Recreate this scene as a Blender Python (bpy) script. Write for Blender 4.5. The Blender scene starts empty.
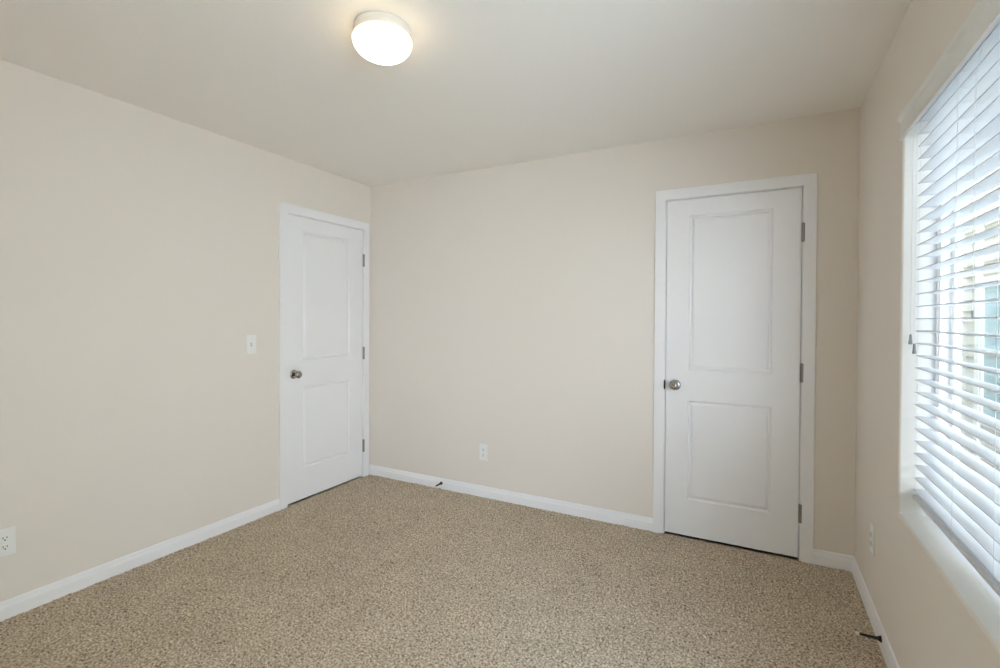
import bpy, bmesh, math
import numpy as np
from mathutils import Vector, Matrix

C = bpy.context.scene.collection
SC = bpy.context.scene

# ------------------------------------------------------------------ camera
W, H, D = 3.358, 2.427, 3.72          # room: width (x), height (z), depth (towards -y)
FPX = 484.37
YAW, PITCH, ROLL = -0.48353, -0.01096, 0.00454
cam_d = bpy.data.cameras.new('camera'); cam = bpy.data.objects.new('camera', cam_d); C.objects.link(cam)
cam_d.sensor_fit = 'HORIZONTAL'; cam_d.sensor_width = 36.0
cam_d.lens = FPX * 36.0 / 1000.0
cam_d.shift_x = -3.21 / 1000.0; cam_d.shift_y = -9.64 / 1000.0
cam_d.clip_start = 0.02
_cy, _sy, _cp, _sp = math.cos(YAW), math.sin(YAW), math.cos(PITCH), math.sin(PITCH)
F = Vector((_sy*_cp, _cy*_cp, _sp)); R0 = Vector((_cy, -_sy, 0)); U0 = R0.cross(F)
R1 = math.cos(ROLL)*R0 + math.sin(ROLL)*U0; U1 = -math.sin(ROLL)*R0 + math.cos(ROLL)*U0
M = Matrix((R1, U1, -F)).transposed().to_4x4(); M.translation = Vector((2.89696, -3.10047, 1.31781))
cam.matrix_world = M
SC.camera = cam

# ------------------------------------------------------------------ world, sun, exposure
SC.view_settings.view_transform = 'Standard'; SC.view_settings.look = 'None'
SC.view_settings.gamma = 1.0; SC.view_settings.use_curve_mapping = False
SC.view_settings.exposure = -0.06
SC.cycles.use_denoising = True
SC.cycles.max_bounces = 14; SC.cycles.diffuse_bounces = 10; SC.cycles.transparent_max_bounces = 12
SC.cycles.sample_clamp_indirect = 10.0
SC.cycles.caustics_reflective = False; SC.cycles.caustics_refractive = False

SKY_STRENGTH = 20.5
SUN_STRENGTH = 12.0
LAMP_STRENGTH = 5.0

world = bpy.data.worlds.new('sky'); SC.world = world; world.use_nodes = True
nt = world.node_tree; nt.nodes.clear()
wo = nt.nodes.new('ShaderNodeOutputWorld'); bg = nt.nodes.new('ShaderNodeBackground')
tc = nt.nodes.new('ShaderNodeTexCoord'); sep = nt.nodes.new('ShaderNodeSeparateXYZ'); cr = nt.nodes.new('ShaderNodeValToRGB')
nt.links.new(tc.outputs['Generated'], sep.inputs[0]); nt.links.new(sep.outputs['Z'], cr.inputs[0])
cr.color_ramp.elements[0].position = 0.0; cr.color_ramp.elements[0].color = (0.83, 0.91, 1.0, 1)
cr.color_ramp.elements[1].position = 0.8; cr.color_ramp.elements[1].color = (0.60, 0.78, 1.0, 1)
nt.links.new(cr.outputs[0], bg.inputs[0]); bg.inputs[1].default_value = SKY_STRENGTH
nt.links.new(bg.outputs[0], wo.inputs[0])

sun_d = bpy.data.lights.new('sun', 'SUN'); sun_d.energy = SUN_STRENGTH; sun_d.angle = math.radians(1.0); sun_d.color = (1.0, 0.95, 0.86)
sun = bpy.data.objects.new('sun', sun_d); C.objects.link(sun)
sun.rotation_euler = Vector((-0.45, -0.45, -0.77)).to_track_quat('-Z', 'Y').to_euler()

def portal(name, loc, direction, sx, sy):
    l = bpy.data.lights.new(name, 'AREA'); l.shape = 'RECTANGLE'; l.size = sx; l.size_y = sy
    l.cycles.is_portal = True
    o = bpy.data.objects.new(name, l); C.objects.link(o); o.location = loc
    o.rotation_euler = Vector(direction).to_track_quat('-Z', 'Z').to_euler()
    return o

# window openings
WY0, WY1, WZ0, WZ1 = -2.06, -0.862, 0.618, 2.075     # right wall
FY0, FY1, FZ0, FZ1 = -3.62, -2.20, 0.32, 2.12         # unseen opening added in the right wall beside the camera for more daylight
WT = 0.16
portal('daylight_portal', (W+WT+0.01, (WY0+WY1)/2, (WZ0+WZ1)/2), (-1, 0, 0), WY1-WY0, WZ1-WZ0)
portal('daylight_portal', (W+WT+0.01, (FY0+FY1)/2, (FZ0+FZ1)/2), (-1, 0, 0), FY1-FY0, FZ1-FZ0)

# ------------------------------------------------------------------ materials
def srgb(r, g, b):
    f = lambda c: (c/255/12.92) if c/255 <= 0.04045 else ((c/255+0.055)/1.055)**2.4
    return (f(r), f(g), f(b), 1.0)

def mat(name, col, rough=0.5, metal=0.0, spec=0.5, bump=None, var=None):
    m = bpy.data.materials.new(name); m.use_nodes = True
    t = m.node_tree; b = t.nodes['Principled BSDF']
    b.inputs['Base Color'].default_value = col; b.inputs['Roughness'].default_value = rough
    b.inputs['Metallic'].default_value = metal; b.inputs['Specular IOR Level'].default_value = spec
    co = t.nodes.new('ShaderNodeTexCoord')
    if var:
        n = t.nodes.new('ShaderNodeTexNoise'); n.inputs['Scale'].default_value = var[0]; n.inputs['Detail'].default_value = 3
        t.links.new(co.outputs['Object'], n.inputs['Vector'])
        r = t.nodes.new('ShaderNodeValToRGB')
        k = var[1]
        r.color_ramp.elements[0].position = 0.3; r.color_ramp.elements[1].position = 0.7
        r.color_ramp.elements[0].color = tuple(c*(1-k) for c in col[:3]) + (1,)
        r.color_ramp.elements[1].color = tuple(min(1, c*(1+k)) for c in col[:3]) + (1,)
        t.links.new(n.outputs['Fac'], r.inputs[0]); t.links.new(r.outputs[0], b.inputs['Base Color'])
    if bump:
        n = t.nodes.new('ShaderNodeTexNoise'); n.inputs['Scale'].default_value = bump[0]; n.inputs['Detail'].default_value = 4
        t.links.new(co.outputs['Object'], n.inputs['Vector'])
        bp = t.nodes.new('ShaderNodeBump'); bp.inputs['Strength'].default_value = bump[1]; bp.inputs['Distance'].default_value = bump[2]
        t.links.new(n.outputs['Fac'], bp.inputs['Height']); t.links.new(bp.outputs[0], b.inputs['Normal'])
    return m

def emit(name, col, s):
    m = bpy.data.materials.new(name); m.use_nodes = True
    t = m.node_tree; b = t.nodes['Principled BSDF']
    b.inputs['Base Color'].default_value = (0.9, 0.88, 0.82, 1); b.inputs['Roughness'].default_value = 0.3
    b.inputs['Emission Color'].default_value = col; b.inputs['Emission Strength'].default_value = s
    return m

MW = mat('beige_wall_paint', srgb(229, 222, 214), 0.75, spec=0.25, bump=(160, 0.12, 0.002))
MC = mat('ceiling_paint', srgb(241, 237, 232), 0.85, spec=0.2, bump=(70, 0.25, 0.003))
MT = mat('white_trim_paint', srgb(238, 238, 240), 0.38, spec=0.4, bump=(30, 0.03, 0.001))
MD = mat('white_door_paint', srgb(238, 238, 240), 0.42, spec=0.4, bump=(240, 0.05, 0.0008))
MREV = mat('white_reveal', srgb(236, 235, 231), 0.6, spec=0.3, bump=(150, 0.08, 0.001))  # window reveal faces, whiter than the wall colour
MV = mat('white_vinyl', srgb(240, 240, 238), 0.35, spec=0.45, var=(3, 0.01))
MBL = mat('white_blind_slat', srgb(219, 221, 226), 0.4, spec=0.4, var=(6, 0.01))
MBF = mat('white_blind_valance', srgb(228, 228, 226), 0.4, spec=0.4, var=(6, 0.01))
MCORD = mat('white_cord', srgb(225, 226, 230), 0.8, var=(200, 0.05))
MTAS = mat('grey_plastic', srgb(150, 150, 158), 0.4, var=(80, 0.04))
MPL = mat('white_plastic', srgb(236, 236, 234), 0.3, spec=0.5, var=(40, 0.01))
MSW = mat('grey_white_plastic', srgb(190, 190, 188), 0.4, var=(80, 0.03))
MSLOT = mat('dark_slot', srgb(45, 42, 40), 0.7, var=(80, 0.1))
MN = mat('satin_nickel', srgb(172, 169, 165), 0.12, metal=1.0, var=(60, 0.05))
MNH = mat('hinge_nickel', srgb(150, 147, 142), 0.38, metal=1.0, var=(60, 0.05))
MBLK = mat('dark_spring_metal', srgb(52, 48, 44), 0.4, metal=0.7, var=(100, 0.1))
MRUB = mat('white_rubber', srgb(232, 230, 225), 0.6, var=(80, 0.02))
MRIM = mat('white_lamp_rim', srgb(232, 226, 216), 0.35, spec=0.4, var=(20, 0.01))
MDOME = emit('lit_opal_glass', (1.0, 0.78, 0.46, 1), LAMP_STRENGTH)
MSID = mat('cream_siding', srgb(205, 200, 188), 0.8, var=(8, 0.03))
MHT = mat('house_trim', srgb(232, 232, 228), 0.6, var=(5, 0.02))
MHG = mat('teal_window_glass', srgb(160, 188, 195), 0.12, spec=0.6, var=(0.8, 0.15))
MROOF = mat('grey_shingles', srgb(95, 93, 92), 0.9, var=(20, 0.2), bump=(30, 0.4, 0.02))
MGRD = mat('pale_gravel', srgb(214, 213, 209), 0.95, var=(12, 0.2), bump=(60, 0.5, 0.02))
MDARK = mat('painted_gap_shadow', srgb(70, 64, 56), 0.9, var=(20, 0.1))  # dark colour lining the door recesses, stands in for shade there

def glass(name, tint):
  mg = bpy.data.materials.new(name); mg.use_nodes = True
  t = mg.node_tree; t.nodes.clear()
  o_ = t.nodes.new('ShaderNodeOutputMaterial'); mx = t.nodes.new('ShaderNodeMixShader'); tr = t.nodes.new('ShaderNodeBsdfTransparent')
  gl = t.nodes.new('ShaderNodeBsdfGlossy'); fr = t.nodes.new('ShaderNodeFresnel'); fr.inputs['IOR'].default_value = 1.35
  tr.inputs[0].default_value = tint; gl.inputs['Roughness'].default_value = 0.02
  ge = t.nodes.new('ShaderNodeNewGeometry'); sb = t.nodes.new('ShaderNodeMath'); sb.operation = 'SUBTRACT'; sb.inputs[0].default_value = 1.0
  ml = t.nodes.new('ShaderNodeMath'); ml.operation = 'MULTIPLY'          # only the entry face reflects; the exit face lets light out
  t.links.new(ge.outputs['Backfacing'], sb.inputs[1]); t.links.new(sb.outputs[0], ml.inputs[0]); t.links.new(fr.outputs[0], ml.inputs[1])
  t.links.new(ml.outputs[0], mx.inputs[0]); t.links.new(tr.outputs[0], mx.inputs[1]); t.links.new(gl.outputs[0], mx.inputs[2]); t.links.new(mx.outputs[0], o_.inputs[0])
  return mg
MG = glass('clear_glass', (0.97, 0.975, 0.975, 1)); MG2 = glass('low_e_glass', (0.82, 0.825, 0.825, 1))

def carpet_material():
    m = bpy.data.materials.new('beige_carpet'); m.use_nodes = True
    t = m.node_tree; b = t.nodes['Principled BSDF']; L = t.links
    b.inputs['Roughness'].default_value = 1.0; b.inputs['Specular IOR Level'].default_value = 0.05
    b.inputs['Sheen Weight'].default_value = 0.15
    co = t.nodes.new('ShaderNodeTexCoord')
    n1 = t.nodes.new('ShaderNodeTexNoise'); n1.inputs['Scale'].default_value = 108; n1.inputs['Detail'].default_value = 5; n1.inputs['Roughness'].default_value = 0.75
    n2 = t.nodes.new('ShaderNodeTexNoise'); n2.inputs['Scale'].default_value = 5; n2.inputs['Detail'].default_value = 3
    L.new(co.outputs['Object'], n1.inputs['Vector']); L.new(co.outputs['Object'], n2.inputs['Vector'])
    r = t.nodes.new('ShaderNodeValToRGB'); e = r.color_ramp.elements
    e[0].position = 0.36; e[0].color = srgb(58, 46, 34)
    e[1].position = 0.64; e[1].color = srgb(238, 225, 203)
    k = e.new(0.45); k.color = srgb(166, 149, 127)
    k = e.new(0.55); k.color = srgb(206, 190, 166)
    L.new(n1.outputs['Fac'], r.inputs[0])
    r2 = t.nodes.new('ShaderNodeMapRange'); r2.inputs['From Min'].default_value = 0.3; r2.inputs['From Max'].default_value = 0.7
    r2.inputs['To Min'].default_value = 0.93; r2.inputs['To Max'].default_value = 1.05
    L.new(n2.outputs['Fac'], r2.inputs['Value'])
    mm = t.nodes.new('ShaderNodeMix'); mm.data_type = 'RGBA'; mm.blend_type = 'MULTIPLY'; mm.inputs[0].default_value = 1.0
    L.new(r.outputs[0], mm.inputs[6]); L.new(r2.outputs[0], mm.inputs[7])
    L.new(mm.outputs[2], b.inputs['Base Color'])
    return m
MCARPET = carpet_material()

# ------------------------------------------------------------------ helpers
def tag(o, label=None, cat=None, group=None, kind=None):
    if label: o['label'] = label
    if cat: o['category'] = cat
    if group: o['group'] = group
    if kind: o['kind'] = kind
    return o

def obj(name, bm, m, parent=None, smooth=False, bevel=0.0, seg=2, recalc=True):
    if recalc: bmesh.ops.recalc_face_normals(bm, faces=bm.faces)
    me = bpy.data.meshes.new(name); bm.to_mesh(me); bm.free()
    for x in (m if isinstance(m, (list, tuple)) else [m]): me.materials.append(x)
    o = bpy.data.objects.new(name, me); C.objects.link(o)
    if smooth:
        for p in me.polygons: p.use_smooth = True
    if bevel > 0:
        bv = o.modifiers.new('bevel', 'BEVEL'); bv.width = bevel; bv.segments = seg; bv.limit_method = 'ANGLE'; bv.angle_limit = math.radians(40)
    if parent: o.parent = parent
    return o

def empty(name, loc, rot=(0, 0, 0)):
    o = bpy.data.objects.new(name, None); C.objects.link(o); o.location = loc; o.rotation_euler = rot; o.empty_display_size = 0.05
    return o

def box(bm, a, b, mi=0):
    x0, y0, z0 = a; x1, y1, z1 = b
    v = [bm.verts.new(p) for p in ((x0,y0,z0),(x1,y0,z0),(x1,y1,z0),(x0,y1,z0),(x0,y0,z1),(x1,y0,z1),(x1,y1,z1),(x0,y1,z1))]
    for f in ((0,3,2,1),(4,5,6,7),(0,1,5,4),(1,2,6,5),(2,3,7,6),(3,0,4,7)):
        fc = bm.faces.new([v[i] for i in f]); fc.material_index = mi
    return bm

def prism(bm, prof, axis_pt, fwd, a, b, mi=0):
    """extrude a closed 2D profile: axis_pt(p, s) gives 3D for profile point p at distance s."""
    A = [bm.verts.new(axis_pt(p, a)) for p in prof]; B = [bm.verts.new(axis_pt(p, b)) for p in prof]
    n = len(prof)
    for i in range(n):
        bm.faces.new((A[i], A[(i+1) % n], B[(i+1) % n], B[i])).material_index = mi
    bm.faces.new(list(reversed(A))).material_index = mi; bm.faces.new(B).material_index = mi
    return bm

def lathe(bm, prof, org, axis, n=32):
    """prof: list of (distance along axis, radius)"""
    axis = Vector(axis).normalized(); u = axis.orthogonal().normalized(); w = axis.cross(u); org = Vector(org)
    rings = []
    for (s, r) in prof:
        if r < 1e-6: rings.append([bm.verts.new(org + axis*s)])
        else: rings.append([bm.verts.new(org + axis*s + r*(math.cos(2*math.pi*k/n)*u + math.sin(2*math.pi*k/n)*w)) for k in range(n)])
    for a, b in zip(rings[:-1], rings[1:]):
        if len(a) == 1 and len(b) == 1: continue
        for k in range(n):
            k2 = (k+1) % n
            if len(a) == 1: bm.faces.new((a[0], b[k], b[k2]))
            elif len(b) == 1: bm.faces.new((a[k], b[0], a[k2]))
            else: bm.faces.new((a[k], b[k], b[k2], a[k2]))
    for rg in (rings[0], rings[-1]):
        if len(rg) > 1: bm.faces.new(rg)
    return bm

def tube(bm, pts, r, n=8):
    pts = [Vector(p) for p in pts]; rings = []; u = None
    for i, p in enumerate(pts):
        d = (pts[min(i+1, len(pts)-1)] - pts[max(i-1, 0)]).normalized()
        if u is None: u = d.orthogonal().normalized()
        u = (u - d*u.dot(d)).normalized(); w = d.cross(u)
        rings.append([bm.verts.new(p + r*(math.cos(2*math.pi*k/n)*u + math.sin(2*math.pi*k/n)*w)) for k in range(n)])
    for a, b in zip(rings[:-1], rings[1:]):
        for k in range(n): bm.faces.new((a[k], b[k], b[(k+1) % n], a[(k+1) % n]))
    bm.faces.new(rings[0]); bm.faces.new(rings[-1])
    return bm

def wall(name, m, fn, u0, u1, v0, v1, thick, hole=None, depth=None, rnd=0.0, hole_mi=0, raw=False, into=None):
    """fn(u, v, d) -> 3D, d is depth behind the room face. hole (u0,u1,v0,v1) through (depth None) or recessed."""
    bm = into or bmesh.new(); cache = {}
    def V(u, v, d):
        k = (round(u, 5), round(v, 5), round(d, 5))
        if k not in cache: cache[k] = bm.verts.new(fn(u, v, d))
        return cache[k]
    def quad(ps, mi=0):
        vs = [V(*p) for p in ps]
        try: bm.faces.new(vs).material_index = mi
        except ValueError: pass
    def face(d, h):
        if h is None:
            quad([(u0, v0, d), (u1, v0, d), (u1, v1, d), (u0, v1, d)]); return
        us = [u0, h[0], h[1], u1]; vs = [v0, h[2], h[3], v1]
        for i in range(3):
            for j in range(3):
                if (i, j) == (1, 1): continue
                if vs[j+1]-vs[j] < 1e-6 or us[i+1]-us[i] < 1e-6: continue
                quad([(us[i], vs[j], d), (us[i+1], vs[j], d), (us[i+1], vs[j+1], d), (us[i], vs[j+1], d)])
    if hole:
        h = hole; r = rnd
        hf = (h[0]-r, h[1]+r, (h[2]-r if h[2] > v0+1e-6 else h[2]), h[3]+r)
        face(0, hf)
        rings = []
        if r > 0:
            for k in range(0, 6):
                a = math.pi/2*k/5
                e = r*(1-math.sin(a)); dd = r*(1-math.cos(a))
                rings.append((e, dd))
        else: rings.append((0, 0))
        dep = depth if depth else thick
        rings.append((0, dep))
        for ii, ((e0, d0), (e1, d1)) in enumerate(zip(rings[:-1], rings[1:])):
            mi = hole_mi if (d0 > r*0.5 or r == 0) else 0
            def corners(e, d):
                b = h[2]-e if h[2] > v0+1e-6 else h[2]
                return [(h[0]-e, b, d), (h[1]+e, b, d), (h[1]+e, h[3]+e, d), (h[0]-e, h[3]+e, d)]
            A, B = corners(e0, d0), corners(e1, d1)
            for q in range(4): quad([A[q], A[(q+1) % 4], B[(q+1) % 4], B[q]], mi)
        if depth: quad([(h[0], h[2], depth), (h[1], h[2], depth), (h[1], h[3], depth), (h[0], h[3], depth)], hole_mi)
    else: face(0, None)
    face(thick, hole if (hole and not depth) else None)
    us = sorted({u0, u1} | ({hole[0]-rnd, hole[1]+rnd} if hole else set()))
    c = [(u0, v0), (u1, v0), (u1, v1), (u0, v1)]
    for q in range(4):
        (a0, b0), (a1, b1) = c[q], c[(q+1) % 4]
        quad([(a0, b0, 0), (a1, b1, 0), (a1, b1, thick), (a0, b0, thick)])
    if raw: return bm
    bmesh.ops.remove_doubles(bm, verts=bm.verts, dist=1e-5)
    return obj(name, bm, m)

# ------------------------------------------------------------------ room shell
LY0, LY1 = -0.8188, -0.0906           # left door opening (jamb gap line)
RX0, RX1 = 2.3985, 3.1083             # right door opening
DT = 2.045
def st(o, label, cat): return tag(o, label, cat, kind='structure')

st(wall('wall_left', [MW, MDARK], lambda u, v, d: (-d, u, v), -D, WT, 0, H, WT, (LY0-0.004, LY1+0.004, 0, DT+0.004), 0.06, 0, 1),
   'beige painted wall on the left with the switch', 'wall')
st(wall('wall_back', [MW, MDARK], lambda u, v, d: (u, d, v), 0, W, 0, H, WT, (RX0-0.004, RX1+0.004, 0, DT+0.004), 0.06, 0, 1),
   'beige painted wall facing the camera with the door at its right', 'wall')
bmw = wall('wall_right', [MW, MREV], lambda u, v, d: (W+d, u, v), (FY1+WY0)/2, WT, 0, H, WT, (WY0, WY1, WZ0, WZ1), None, 0.009, 1, raw=True)
st(wall('wall_right', [MW, MREV], lambda u, v, d: (W+d, u, v), -D, (FY1+WY0)/2, 0, H, WT, (FY0, FY1, FZ0, FZ1), None, 0.009, 1, into=bmw),
   'beige painted wall on the right around the window', 'wall')
st(wall('wall_front', [MW, MREV], lambda u, v, d: (u, -D-d, v), -WT, W+WT, 0, H, WT),
   'beige painted wall behind the camera', 'wall')
bm = bmesh.new(); box(bm, (-WT, -D-WT, H), (W+WT, WT, H+0.2))
st(obj('ceiling', bm, MC), 'off white textured ceiling around the lamp', 'ceiling')
# unseen storeys added above and beyond the room to shade the side yard outside
bm = bmesh.new(); box(bm, (-WT, -2.16, H+0.201), (W+WT, 9.0, H+3.2)); box(bm, (-WT, WT+0.001, -2.9), (W+WT, 9.0, H+0.201))
st(obj('shading_storey', bm, MSID), 'unseen cream sided upper storey added to shade the side yard', 'house')

# carpet: a dense tufted surface over a slab
def carpet():
    rng = np.random.default_rng(5)
    s = 0.0062
    nx, ny = int(W/s)+1, int(D/s)+1
    xs = np.linspace(0, W, nx); ys = np.linspace(-D, 0, ny)
    X, Y = np.meshgrid(xs, ys)
    jx = rng.uniform(-.35, .35, X.shape)*s; jy = rng.uniform(-.35, .35, X.shape)*s
    jx[:, 0] = jx[:, -1] = 0; jy[0] = jy[-1] = 0
    Z = rng.normal(0, 0.0022, X.shape)
    co = rng.normal(0, 1, (ny//6+3, nx//6+3))
    iy = np.arange(ny)/6; ix = np.arange(nx)/6
    y0 = iy.astype(int); x0 = ix.astype(int); fy = (iy-y0)[:, None]; fx = (ix-x0)[None]
    Zc = (co[y0][:, x0]*(1-fy)*(1-fx)+co[y0+1][:, x0]*fy*(1-fx)+co[y0][:, x0+1]*(1-fy)*fx+co[y0+1][:, x0+1]*fy*fx)
    Z = np.clip(Z + Zc*0.0012 + 0.0005, -0.007, 0.006)
    top = np.stack([X+jx, Y+jy, Z], -1).reshape(-1, 3)
    idx = np.arange(nx*ny).reshape(ny, nx)
    q = np.stack([idx[:-1, :-1], idx[:-1, 1:], idx[1:, 1:], idx[1:, :-1]], -1).reshape(-1, 4)
    n0 = len(top)
    sl = np.array([(-WT, -D-WT, -0.02), (W+WT, -D-WT, -0.02), (W+WT, WT, -0.02), (-WT, WT, -0.02),
                   (-WT, -D-WT, -0.25), (W+WT, -D-WT, -0.25), (W+WT, WT, -0.25), (-WT, WT, -0.25)])
    qs = np.array([(0, 1, 2, 3), (7, 6, 5, 4), (0, 4, 5, 1), (1, 5, 6, 2), (2, 6, 7, 3), (3, 7, 4, 0)]) + n0
    verts = np.vstack([top, sl]); faces = np.vstack([q, qs])
    me = bpy.data.meshes.new('floor')
    me.vertices.add(len(verts)); me.vertices.foreach_set('co', verts.astype(np.float32).ravel())
    me.loops.add(faces.size); me.loops.foreach_set('vertex_index', faces.astype(np.int32).ravel())
    me.polygons.add(len(faces)); me.polygons.foreach_set('loop_start', np.arange(0, faces.size, 4, dtype=np.int32))
    me.polygons.foreach_set('loop_total', np.full(len(faces), 4, dtype=np.int32))
    me.update(calc_edges=True); me.materials.append(MCARPET)
    o = bpy.data.objects.new('floor', me); C.objects.link(o); return o
st(carpet(), 'speckled beige cut pile carpet', 'floor')

# baseboards
BB = [(0, 0), (0.013, 0), (0.013, 0.050), (0.0122, 0.054), (0.0100, 0.060), (0.0088, 0.064), (0.0082, 0.070), (0.006, 0.0775), (0.003, 0.080), (0, 0.080)]
def baseboard(name, runs, label):
    bm = bmesh.new()
    for fn, a, b in runs: prism(bm, BB, fn, None, a, b)
    st(obj(name, bm, MT), label, 'baseboard')
CASW = 0.063
fl = lambda p, s: (p[0], s, p[1]); fb = lambda p, s: (s, -p[0], p[1]); frr = lambda p, s: (W-p[0], s, p[1]); ff = lambda p, s: (s, -D+p[0], p[1])
baseboard('baseboard_left', [(fl, -D, LY0-CASW)], 'white baseboard along the left wall')
baseboard('baseboard_back', [(fb, 0.0, RX0-CASW-0.003), (fb, RX1+CASW+0.003, W)], 'white baseboard along the back wall')
baseboard('baseboard_right', [(frr, -D, 0)], 'white baseboard under the window')
baseboard('baseboard_front', [(ff, 0, W)], 'white baseboard behind the camera')

# ------------------------------------------------------------------ doors (built in local frame: x across, y out of the wall towards the room is -y, z up)
def door_slab(w, h):
    """front face at y=0, slab behind (+y)"""
    bm = bmesh.new(); T = 0.035
    x0, x1 = 0.129, w-0.135
    holes = [(x0, x1, 0.218, 0.817), (x0, x1, 1.003, 1.930)]
    us = [0, x0, x1, w]; vs = [0, 0.218, 0.817, 1.003, 1.930, h]
    cache = {}
    def V(x, z, y):
        k = (round(x, 5), round(z, 5), round(y, 5))
        if k not in cache: cache[k] = bm.verts.new((x, y, z))
        return cache[k]
    for i in range(3):
        for j in range(5):
            if i == 1 and j in (1, 3): continue
            bm.faces.new([V(us[i], vs[j], 0), V(us[i+1], vs[j], 0), V(us[i+1], vs[j+1], 0), V(us[i], vs[j+1], 0)])
    prof = [(0, 0), (0.002, 0.0030), (0.006, 0.0095), (0.010, 0.0120), (0.014, 0.0120), (0.017, 0.0095), (0.022, 0.0040), (0.030, 0.0015)]
    for (a, b, c, d) in holes:
        pr = None
        for (e, y) in prof:
            rg = [V(a+e, c+e, y), V(b-e, c+e, y), V(b-e, d-e, y), V(a+e, d-e, y)]
            if pr:
                for q in range(4): bm.faces.new((pr[q], pr[(q+1) % 4], rg[(q+1) % 4], rg[q]))
            pr = rg
        bm.faces.new(pr)
    bk = [bm.verts.new(p) for p in ((0, T, 0), (w, T, 0), (w, T, h), (0, T, h))]
    bm.faces.new(list(reversed(bk)))
    zl = [V(0, z, 0) for z in vs]; bm.faces.new(zl + [bk[3], bk[0]])
    zr = [V(w, z, 0) for z in vs]; bm.faces.new(list(reversed(zr)) + [bk[1], bk[2]])
    bm.faces.new([V(x, 0, 0) for x in reversed(us)] + [bk[0], bk[1]]); bm.faces.new([V(x, h, 0) for x in us] + [bk[2], bk[3]])
    return bm

def make_door(name, loc, rotz, w, label):
    h = DT-0.003-0.014
    root = st(obj(name, door_slab(w-0.006, h), MD), label, 'door')
    root.location = loc; root.rotation_euler = (0, 0, rotz)
    # knob on the left edge
    kx, kz = 0.054, 0.921-0.014
    bm = bmesh.new()
    lathe(bm, [(0, 0.0325), (0.003, 0.0325), (0.0065, 0.030), (0.009, 0.024), (0.010, 0.016)], (kx, 0, kz), (0, -1, 0), 40)
    rose = obj('rosette', bm, MN, root, smooth=True); 
    bm = bmesh.new()
    prof = [(0.009, 0.0125), (0.022, 0.0115), (0.028, 0.0125), (0.033, 0.0185), (0.039, 0.0240), (0.046, 0.0265), (0.053, 0.0258), (0.059, 0.0220), (0.063, 0.0150), (0.0645, 0.007), (0.0640, 0.0045), (0.0630, 0.0)]
    lathe(bm, prof, (kx, 0, kz), (0, -1, 0), 40)
    tag(obj('door_knob', bm, MN, root, smooth=True), 'round satin nickel knob')
    # hinges on the right edge
    xh = w+0.0015
    for z in (1.797, 1.031, 0.262):
        zz = z-0.014
        bm = bmesh.new()
        pr = [(-0.053, 0.0), (-0.053, 0.0035), (-0.0505, 0.0065), (-0.050, 0.0076)]
        for k in range(5):
            a = -0.050+0.020*k
            pr += [(a+0.0006, 0.0090), (a+0.0194, 0.0090), (a+0.0197, 0.0080), (a+0.0203, 0.0080)]
        pr = pr[:-2] + [(0.050, 0.0076), (0.0505, 0.0065), (0.053, 0.0035), (0.053, 0.0)]
        lathe(bm, pr, (xh, -0.0088, zz), (0, 0, 1), 20)
        hg = tag(obj('hinge', bm, MNH, root, smooth=False), 'satin nickel hinge')
        bm = bmesh.new()
        box(bm, (xh-0.0035, -0.004, zz-0.05), (xh-0.0008, 0.030, zz+0.05)); box(bm, (xh+0.0008, -0.004, zz-0.05), (xh+0.0030, 0.030, zz+0.05))
        obj('hinge_leaf', bm, MNH, hg)
    return root

def make_casing(name, loc, rotz, w, right_w, label, strike=False):
    """local: opening from x=0..w; jamb, stop and casing around it"""
    bm = bmesh.new(); c = CASW; t = 0.014; r = 0.003
    # flat casing: legs and head
    def strip(poly):
        A = [bm.verts.new((x, 0, z)) for x, z in poly]; B = [bm.verts.new((x, -t, z)) for x, z in poly]
        n = len(poly)
        bm.faces.new(A); bm.faces.new(list(reversed(B)))
        for i in range(n): bm.faces.new((A[i], B[i], B[(i+1) % n], A[(i+1) % n]))
    z1 = DT+r; xr = w+r; rw = right_w
    strip([(-r-c, -0.004), (-r, -0.004), (-r, z1), (xr, z1), (xr, -0.004), (xr+rw, -0.004), (xr+rw, z1+c), (-r-c, z1+c)])
    o = st(obj(name, bm, MT, bevel=0.0025, seg=3), label, 'door casing')
    o.location = loc; o.rotation_euler = (0, 0, rotz)
    bm = bmesh.new()
    box(bm, (-0.0035, 0, -0.003), (-0.0005, 0.055, DT+0.003)); box(bm, (w+0.0005, 0, -0.003), (w+0.0035, 0.055, DT+0.003)); box(bm, (-0.0035, 0, DT+0.0005), (w+0.0035, 0.055, DT+0.0035))
    j = obj('jamb', bm, MT, o)
    bm = bmesh.new()
    box(bm, (-0.0005, 0.0385, -0.003), (0.012, 0.050, DT)); box(bm, (w-0.012, 0.0385, -0.003), (w+0.0005, 0.050, DT)); box(bm, (0.012, 0.0385, DT-0.012), (w-0.012, 0.050, DT))
    obj('door_stop_strip', bm, MT, j)
    if not strike: return o
    bm = bmesh.new()
    prism(bm, [(0.0085*math.cos(2*math.pi*k/24), 0.029*math.sin(2*math.pi*k/24)) for k in range(24)], lambda p, q: (q, -0.0145+p[0], 0.921+p[1]), None, -0.0068, 0.0005)
    tag(obj('strike_plate', bm, MBLK, o, bevel=0.0015), 'dark metal strike lip')
    return o

make_door('door_1', (0.0, LY0+0.003, 0.014), math.pi/2, LY1-LY0, 'white two panel door on the left wall beside the room corner')
make_door('door_2', (RX0+0.003, 0.0, 0.014), 0.0, RX1-RX0, 'white two panel door on the back wall near the window')
make_casing('trim_1', (0, LY0, 0), math.pi/2, LY1-LY0, 0.060, 'flat white casing around the door on the left wall')
make_casing('trim_2', (RX0, 0, 0), 0.0, RX1-RX0, CASW, 'flat white casing around the door on the back wall', True)

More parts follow.
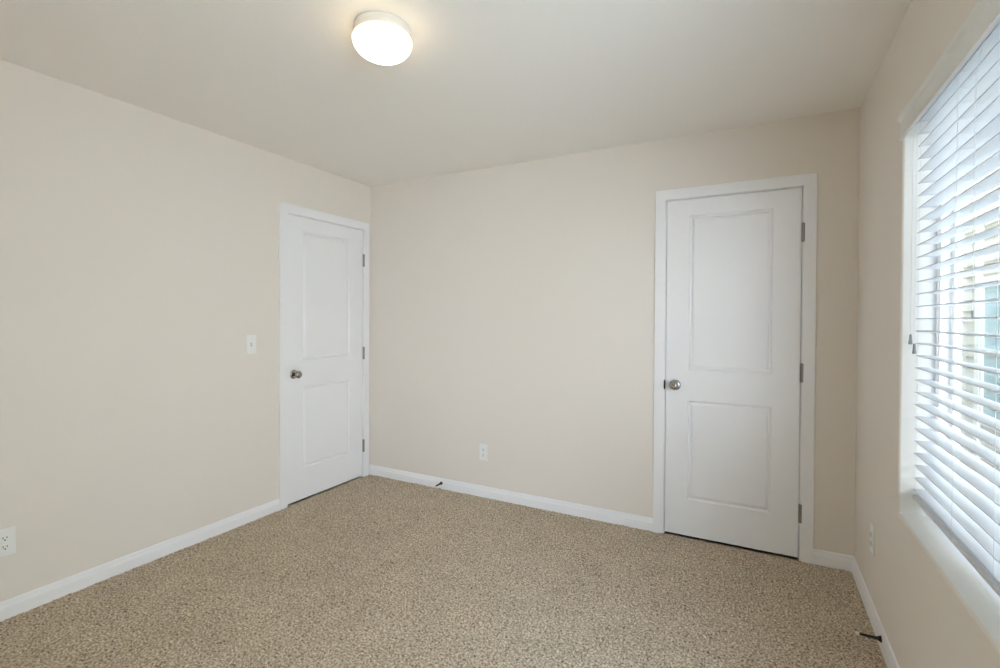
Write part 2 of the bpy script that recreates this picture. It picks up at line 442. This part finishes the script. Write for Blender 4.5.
# ------------------------------------------------------------------ windows
def bar_frame(bm, fn, u0, u1, v0, v1, w, d0, d1):
    for (a, b, c, d) in ((u0, u0+w, v0, v1), (u1-w, u1, v0, v1), (u0+w, u1-w, v0, v0+w), (u0+w, u1-w, v1-w, v1)):
        P0 = fn(a, c, d0); P1 = fn(b, d, d1)
        box(bm, tuple(min(i, j) for i, j in zip(P0, P1)), tuple(max(i, j) for i, j in zip(P0, P1)))

def make_window(name, fn, u0, u1, v0, v1, label, base=0.100, gm=None):
    bm = bmesh.new(); bar_frame(bm, fn, u0, u1, v0, v1, 0.042, base, base+0.055)
    root = st(obj(name, bm, MV, bevel=0.002), label, 'window')
    um = (u0+u1)/2
    for k, (a, b, dd) in enumerate(((u0+0.042, um+0.02, base+0.010), (um-0.02, u1-0.042, base+0.028))):
        bm = bmesh.new(); bar_frame(bm, fn, a, b, v0+0.042, v1-0.042, 0.032, dd, dd+0.018)
        s = obj('sash', bm, MV, root, bevel=0.002)
        bm = bmesh.new()
        P0 = fn(a+0.03, v0+0.072, dd+0.007); P1 = fn(b-0.03, v1-0.072, dd+0.011)
        box(bm, tuple(min(i, j) for i, j in zip(P0, P1)), tuple(max(i, j) for i, j in zip(P0, P1)))
        obj('glass_pane', bm, gm or MG, s)
    return root
fr_ = lambda u, v, d: (W+d, u, v); ffr = lambda u, v, d: (u, -D-d, v)
make_window('window_1', fr_, WY0, WY1, WZ0, WZ1, 'white framed window behind the blind on the right wall', gm=MG2)
make_window('added_window', fr_, FY0, FY1, FZ0, FZ1, 'unseen white framed window added beside the camera for more daylight')

# ------------------------------------------------------------------ blind
BX0, BX1 = W+0.042, W+0.092
by0, by1 = WY0+0.010, WY1-0.010
ZREF, PITCHZ = 1.3256, 0.0439
blind = empty('window_blind', (W+0.067, (by0+by1)/2, 0.685))
tag(blind, 'white horizontal slat blind hanging open in the window on the right wall', 'window blind')
blind_off = Vector(blind.location)
def bobj(name, bm, m, parent=None, **k):
    bmesh.ops.translate(bm, verts=bm.verts, vec=-blind_off)
    return obj(name, bm, m, parent or blind, **k)
# valance
VZ0, VZ1 = 1.972, 2.054
vp = [(-0.001, VZ0), (-0.001, VZ1), (-0.017, VZ1), (-0.017, VZ1-0.008), (-0.0125, VZ1-0.014), (-0.0075, VZ1-0.020), (-0.007, VZ0+0.020), (-0.0085, VZ0+0.013), (-0.0115, VZ0+0.009), (-0.012, VZ0)]
bm = bmesh.new(); prism(bm, vp, lambda p, s: (W+p[0], s, p[1]), None, WY0+0.003, WY1-0.003)
bobj('valance', bm, MBF)
bm = bmesh.new(); box(bm, (BX0-0.002, by0, 2.052), (BX1+0.003, by1, 2.074)); bobj('headrail', bm, MBL, bevel=0.002)
# slats
nz_up = int((2.032-ZREF)/PITCHZ); nz_dn = int((ZREF-0.705)/PITCHZ)
bm = bmesh.new()
for k in range(-nz_dn, nz_up+1):
    z = ZREF + k*PITCHZ; n = 6; th = 0.0026
    prof = []
    for i in range(n+1):
        s = i/n; prof.append((BX0+(BX1-BX0)*s, z+0.0020*(1-(2*s-1)**2)-th/2))
    prof += [(x, zz+th) for x, zz in reversed(prof)]
    prism(bm, prof, lambda p, s: (p[0], s, p[1]), None, by0, by1)
bobj('slats', bm, MBL)
bm = bmesh.new(); box(bm, (BX0-0.001, by0, 0.677), (BX1+0.001, by1, 0.677+0.018)); bobj('bottom_rail', bm, MBL, bevel=0.003, seg=3)
# ladder cords and lift cords
for y in (-0.907, -1.2645, -1.544, -2.01):
    bm = bmesh.new()
    for x in (BX0-0.0016, BX1+0.0016): tube(bm, [(x, y, 0.679), (x, y, 2.052)], 0.0006, 6)
    for k in range(-nz_dn, nz_up+1):
        z = ZREF+k*PITCHZ-0.0024; tube(bm, [(BX0-0.0016, y, z), (BX1+0.0016, y, z)], 0.0005, 5)
    bobj('ladder_cord', bm, MCORD)
def cord(x, y, z, k=1.0):
    bm = bmesh.new(); tube(bm, [(x+0.016, y+0.002, 2.052), (x, y, 1.95), (x, y, z+0.03*k)], 0.0007, 6)
    c = bobj('lift_cord', bm, MCORD)
    bm = bmesh.new(); lathe(bm, [(a*k, b*k) for a, b in ((0.034, 0.0022), (0.030, 0.0035), (0.018, 0.0042), (0.006, 0.0056), (0.0, 0.0060), (-0.002, 0.0050), (-0.002, 0.0))], (x, y, z), (0, 0, 1), 14)
    bobj('cord_tassel', bm, MTAS, c, smooth=True)
cord(W+0.024, -0.888, 1.236); cord(W+0.024, -0.938, 1.205); cord(W+0.030, -1.430, 1.328, 0.5)
bm = bmesh.new()
tube(bm, [(BX0+0.01, -1.18+0.006*math.cos(a)*4, 0.678-0.012*abs(math.sin(a/2))) for a in [i*math.pi/8 for i in range(9)]], 0.0012, 6)
bobj('cord_knot', bm, MCORD)

# ------------------------------------------------------------------ ceiling lamp
LX, LY = 1.62, -1.67
lamp = tag(empty('ceiling_light', (LX, LY, H)), 'round white flush ceiling lamp switched on with a glowing opal bowl', 'ceiling light')
bm = bmesh.new(); lathe(bm, [(0, 0.100), (0.003, 0.104), (0.016, 0.105), (0.019, 0.1065), (0.036, 0.1065), (0.039, 0.105), (0.041, 0.102), (0.041, 0.0)], (0, 0, 0), (0, 0, -1), 64)
obj('rim', bm, MRIM, lamp, smooth=False)
bm = bmesh.new()
pr = [(0.0415, 0.0), (0.0415, 0.103), (0.044, 0.108), (0.050, 0.111)]
for i in range(1, 11):
    a = math.pi/2*i/10; pr.append((0.050+0.066*math.sin(a), 0.111*math.cos(a)**0.75 if i < 10 else 0.0))
lathe(bm, pr, (0, 0, 0), (0, 0, -1), 64)
obj('diffuser', bm, MDOME, lamp, smooth=True)

# ------------------------------------------------------------------ switch and outlets (local: y=0 wall face, -y into the room)
def plate(bm, w, h, t=0.0055):
    h *= 1.05
    prism(bm, [(-w/2, -h/2), (w/2, -h/2), (w/2, h/2), (-w/2, h/2)], lambda p, s: (p[0], s, p[1]), None, 0, -t)
def make_outlet(loc, rotz, label):
    root = tag(empty('power_outlet', loc, (0, 0, rotz)), label, 'power outlet', 'wall power outlets')
    bm = bmesh.new(); plate(bm, 0.070, 0.1145); obj('cover_plate', bm, MPL, root, bevel=0.0025, seg=3)
    for s in (-1, 1):
        bm = bmesh.new(); n = 28; pts = []
        for k in range(n):
            a = 2*math.pi*k/n; pts.append((0.0172*math.cos(a), max(-0.0125, min(0.0125, 0.0172*math.sin(a)))+s*0.0195))
        prism(bm, pts, lambda p, q: (p[0], q, p[1]), None, -0.0045, -0.0085)
        rc = obj('receptacle', bm, MPL, root)
        bm = bmesh.new(); zc = s*0.0195
        box(bm, (-0.0075, -0.0092, zc-0.001), (-0.0052, -0.0080, zc+0.008)); box(bm, (0.0052, -0.0092, zc), (0.0075, -0.0080, zc+0.007))
        lathe(bm, [(0, 0.0028), (0.0012, 0.0028)], (0, -0.0080, zc-0.0065), (0, -1, 0), 12)
        obj('slots', bm, MSLOT, rc)
    bm = bmesh.new(); lathe(bm, [(0.0, 0.0034), (0.0012, 0.0028), (0.0015, 0.0)], (0, -0.0055, 0), (0, -1, 0), 14); obj('screw', bm, MPL, root)
    return root
make_outlet((1.112, 0, 0.332), 0.0, 'small white power outlet low on the back wall between the two doors')
make_outlet((0, -2.250, 0.334), math.pi/2, 'white power outlet low on the left wall cut by the photo edge')
make_outlet((W, -0.452, 0.352), -math.pi/2, 'white power outlet low on the right wall under the window edge')

sw = tag(empty('light_switch', (0, -1.089, 1.146), (0, 0, math.pi/2)), 'white toggle light switch on the left wall beside the door', 'light switch')
bm = bmesh.new(); plate(bm, 0.070, 0.1145); obj('cover_plate', bm, MPL, sw, bevel=0.0025, seg=3)
bm = bmesh.new(); box(bm, (-0.0055, -0.0066, -0.0125), (0.0055, -0.0050, 0.0125)); obj('toggle_slot', bm, MSW, sw)
bm = bmesh.new()
v = [bm.verts.new(p) for p in ((-0.0042, -0.0060, -0.004), (0.0042, -0.0060, -0.004), (0.0042, -0.0060, 0.009), (-0.0042, -0.0060, 0.009), (-0.0034, -0.019, 0.007), (0.0034, -0.019, 0.007), (0.0034, -0.017, 0.0135), (-0.0034, -0.017, 0.0135))]
for f in ((0, 3, 2, 1), (4, 5, 6, 7), (0, 1, 5, 4), (1, 2, 6, 5), (2, 3, 7, 6), (3, 0, 4, 7)): bm.faces.new([v[i] for i in f])
obj('toggle', bm, MPL, sw, bevel=0.001)
for z in (-0.030, 0.030):
    bm = bmesh.new(); lathe(bm, [(0.0, 0.0034), (0.0012, 0.0028), (0.0015, 0.0)], (0, -0.0055, z), (0, -1, 0), 14); obj('screw', bm, MPL, sw)

# ------------------------------------------------------------------ spring door stops screwed into the baseboards
def make_stop(loc, dirv, label, length=0.075):
    root = tag(empty('door_stop', loc), label, 'door stop')
    d = Vector(dirv).normalized()
    bm = bmesh.new(); lathe(bm, [(0, 0.0125), (0.004, 0.0125), (0.010, 0.0085), (0.014, 0.0062)], (0, 0, 0), d, 20); obj('base_cone', bm, MBLK, root, smooth=True)
    u = d.orthogonal().normalized(); w = d.cross(u); pts = []
    turns = 18
    for i in range(turns*10+1):
        s = i/(turns*10); r = 0.0060-0.0022*s; a = 2*math.pi*turns*s
        pts.append(d*(0.012+(length-0.014)*s) + r*(math.cos(a)*u+math.sin(a)*w))
    bm = bmesh.new(); tube(bm, pts, 0.0014, 6); obj('spring', bm, MBLK, root, smooth=True)
    bm = bmesh.new(); lathe(bm, [(length-0.004, 0.0), (length-0.004, 0.0058), (length+0.007, 0.0062), (length+0.010, 0.0050), (length+0.011, 0.0)], (0, 0, 0), d, 18)
    tag(obj('tip', bm, MRUB, root, smooth=True), 'white rubber tip')
make_stop((W-0.013, -0.706, 0.052), (-1.0, 0.10, -0.06), 'dark spring door stop with white tip on the baseboard under the window')
make_stop((0.742, -0.013, 0.046), (-0.10, -1.0, -0.06), 'small spring door stop on the back wall baseboard')

# ------------------------------------------------------------------ outside: neighbouring house and ground
GZ = -2.9
bm = bmesh.new(); box(bm, (-14, -22, GZ-0.3), (22, 30, GZ))
st(obj('ground', bm, MGRD), 'pale ground outside the window', 'ground')
hx = 5.4
house = tag(empty('neighbour_house', (hx, 4.0, GZ)), 'cream sided house seen through the gaps of the blind', 'house')
ho = Vector(house.location)
def hobj(name, bm, m, parent=None, **k):
    bmesh.ops.translate(bm, verts=bm.verts, vec=-ho); return obj(name, bm, m, parent or house, **k)
bm = bmesh.new(); HZ = 5.6; HY0, HY1 = -3.95, 9.0  # house seen through the blind; its length and height set to steer daylight
zz = GZ
prof = [(hx+5, GZ), (hx, GZ)]
while zz < HZ-0.01:
    prof += [(hx-0.018, zz+0.002), (hx, zz+0.15)]; zz += 0.15
prof += [(hx+5, HZ)]
prism(bm, prof, lambda p, s: (p[0], s, p[1]), None, HY0, HY1); hobj('siding', bm, MSID)
bm = bmesh.new(); prism(bm, [(hx-0.25, HZ-0.02), (hx-0.25, HZ+0.12), (hx+2.5, HZ+1.5), (hx+5.5, HZ+0.12), (hx+5.5, HZ-0.02)], lambda p, s: (p[0], s, p[1]), None, HY0-0.4, HY1+0.4); hobj('roof', bm, MROOF)
for y0, y1 in ((HY1-0.07, HY1),):
    bm = bmesh.new(); box(bm, (W+WT+0.01, y0, GZ), (hx+0.2, y1, HZ)); hobj('added_shade_wall', bm, MSID)  # unseen wall added to close the yard end and cut daylight
for y in (5.78, 5.12):
    bm = bmesh.new(); box(bm, (hx-0.05, y-0.055, GZ), (hx-0.001, y+0.055, HZ)); hobj('trim_board', bm, MHT)
for (ya, yb) in ((4.1, 4.95), (1.6, 2.8), (-1.2, 0.3)):
    for (za, zb2) in ((GZ+0.7, GZ+2.2), (0.15, 1.75)):
        bm = bmesh.new(); box(bm, (hx-0.03, ya, za), (hx-0.001+0.0, yb, zb2)); wn = hobj('window', bm, MHG)
        bm = bmesh.new(); bar_frame(bm, lambda u, v, d: (hx-d, u, v), ya-0.1, yb+0.1, za-0.1, zb2+0.1, 0.12, 0.0, 0.055)
        box(bm, (hx-0.05, ya, (za+zb2)/2-0.03), (hx-0.001, yb, (za+zb2)/2+0.03)); hobj('window_frame', bm, MHT, wn)
